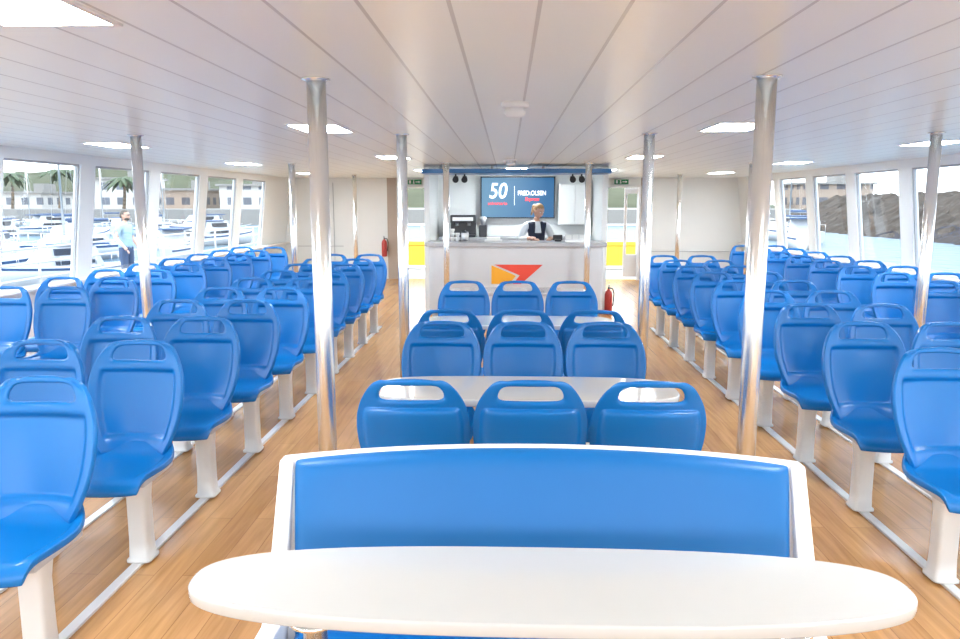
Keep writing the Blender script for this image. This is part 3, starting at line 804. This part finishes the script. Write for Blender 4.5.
def building(x, y, w, d, h, mk):
    r = empty("harbour_building", (x, y, .8))
    bm = bmesh.new(); add_box(bm, (0, 0, h/2), (w, d, h)); finish(bm, "facade", mk, r)
    bm = bmesh.new(); add_box(bm, (0, 0, h+.15), (w+.8, d+.8, .3)); add_box(bm, (w*.2, 0, h+.9), (w*.25, d*.4, 1.2)); finish(bm, "roof", 'concrete', r)
    tag(r, ("white" if mk == 'fac1' else "ochre") + " flat-roofed harbour building with dark windows", "building", "harbour buildings")
for x, y, w, h, mk in ((-118, 112, 12, 3.2, 'fac1'), (-98, 112, 9, 4.4, 'fac2'), (-84, 111, 8, 3.0, 'fac1'), (-72, 114, 6, 2.2, 'fac1'), (-57, 113, 7, 4.2, 'fac1'), (-47, 112, 6, 2.6, 'fac2'), (-38, 112, 7, 3.2, 'fac1'), (-24, 112, 9, 4.2, 'fac1'), (30, 112, 12, 5.0, 'fac1'), (46, 112, 10, 3.4, 'fac2')):
    building(x, y, w, 8, h, mk)
bm = bmesh.new()
def hl(s, t):
    x = -230+s*300; y = 128+t*60
    n = noise.fractal(Vector((x*.03, y*.03, 3)), 1, 2, 4)
    return Vector((x, y, -1.0+(9+5*n)*min(1, t*1.6)*min(1, (1-s)*5)+noise.noise(Vector((x*.3, y*.3, 0)))*.6))
add_grid(bm, [i/90 for i in range(91)], [i/16 for i in range(17)], hl)
tag(finish(bm, "hillside", 'hill'), "scrub-covered hillside rising past the harbour", "hillside", kind="stuff")
def palm(x, y, z, h):
    r = empty("palm_tree", (x, y, z))
    bm = bmesh.new(); n = 8
    for i in range(n): add_cyl(bm, (.25*math.sin(i*.3), 0, h*i/n), (.25*math.sin((i+1)*.3), 0, h*(i+1)/n), .24-.01*i, .20-.01*i, 10)
    finish(bm, "trunk", 'bark', r)
    bm = bmesh.new(); top = Vector((.25*math.sin(n*.3), 0, h))
    for k in range(18):
        a = 2*math.pi*k/18+random.random()*.2; up = random.uniform(.1, 1.0); L = random.uniform(2.2, 2.9); pa = None
        dv = Vector((math.cos(a), math.sin(a), 0)); sd = Vector((-math.sin(a), math.cos(a), 0))
        for j in range(7):
            t = j/6; c = top+dv*L*t+Vector((0, 0, up*1.5*t-2.2*t*t)); w = .38*math.sin(math.pi*min(1, t*.9+.1))+.02
            cur = (bm.verts.new(c+sd*w-Vector((0, 0, w*.6))), bm.verts.new(c), bm.verts.new(c-sd*w-Vector((0, 0, w*.6))))
            if pa: bm.faces.new((pa[0], pa[1], cur[1], cur[0])); bm.faces.new((pa[1], pa[2], cur[2], cur[1]))
            pa = cur
    finish(bm, "fronds", 'frond', r)
    tag(r, "palm tree with drooping green fronds on the quay", "palm tree", "palm trees")
for x, y, h in ((-66.5, 99.5, 4.6), (-63, 104.5, 5.2), (-88, 99, 4), (-51, 99, 4.0)): palm(x, y, .85, h)
bm = bmesh.new()
def rk(s, t):
    x = 30+s*14; y = 14+t*80
    n = noise.fractal(Vector((x*.45, y*.45, 0)), 1, 2, 4)*.7
    z = WZ-.4+3.9*min(1, s*1.5)+n*(1 if s > .02 else .2)
    return Vector((x+n*1.0, y, z))
add_grid(bm, [i/36 for i in range(37)], [i/200 for i in range(201)], rk)
for f in bm.faces: f.smooth = False
tag(finish(bm, "rock_embankment", 'rock'), "dark boulder embankment along the harbour basin", "embankment", kind="stuff")

# ------------------------------------------------------------------ light
w = bpy.data.worlds.new("World"); scene.world = w; w.use_nodes = True
nt = w.node_tree; bg = nt.nodes["Background"]
tc = nt.nodes.new("ShaderNodeTexCoord"); sp = nt.nodes.new("ShaderNodeSeparateXYZ"); nt.links.new(tc.outputs["Generated"], sp.inputs[0])
cr = nt.nodes.new("ShaderNodeValToRGB"); cr.color_ramp.elements[0].position = 0.0; cr.color_ramp.elements[0].color = (.97, .99, 1, 1)
cr.color_ramp.elements[1].position = .6; cr.color_ramp.elements[1].color = (.84, .93, 1, 1)
nt.links.new(sp.outputs[2], cr.inputs[0]); nt.links.new(cr.outputs[0], bg.inputs[0]); bg.inputs[1].default_value = 4.4
sd = bpy.data.lights.new("sun", 'SUN'); sd.energy = 2.5; sd.angle = .02; sd.color = (1, .96, .9)
so = bpy.data.objects.new("sun", sd); COL.objects.link(so); so.rotation_euler = (math.radians(48), 0, math.radians(-70))

# ------------------------------------------------------------------ camera
cd = bpy.data.cameras.new("camera"); cd.sensor_width = 36; cd.lens = 28.1; cd.clip_end = 1000; cd.clip_start = .02
co = bpy.data.objects.new("camera", cd); COL.objects.link(co); co.location = (-.1, 0, 1.67)
co.rotation_euler = (math.radians(90-8.87), 0, math.radians(2.04)); scene.camera = co
scene.view_settings.view_transform = 'Standard'
scene.view_settings.exposure = 0.38
scene.view_settings.gamma = 1.02
try:
    scene.view_settings.use_white_balance = True
    scene.view_settings.white_balance_temperature = 6300
except Exception as e: print(e)
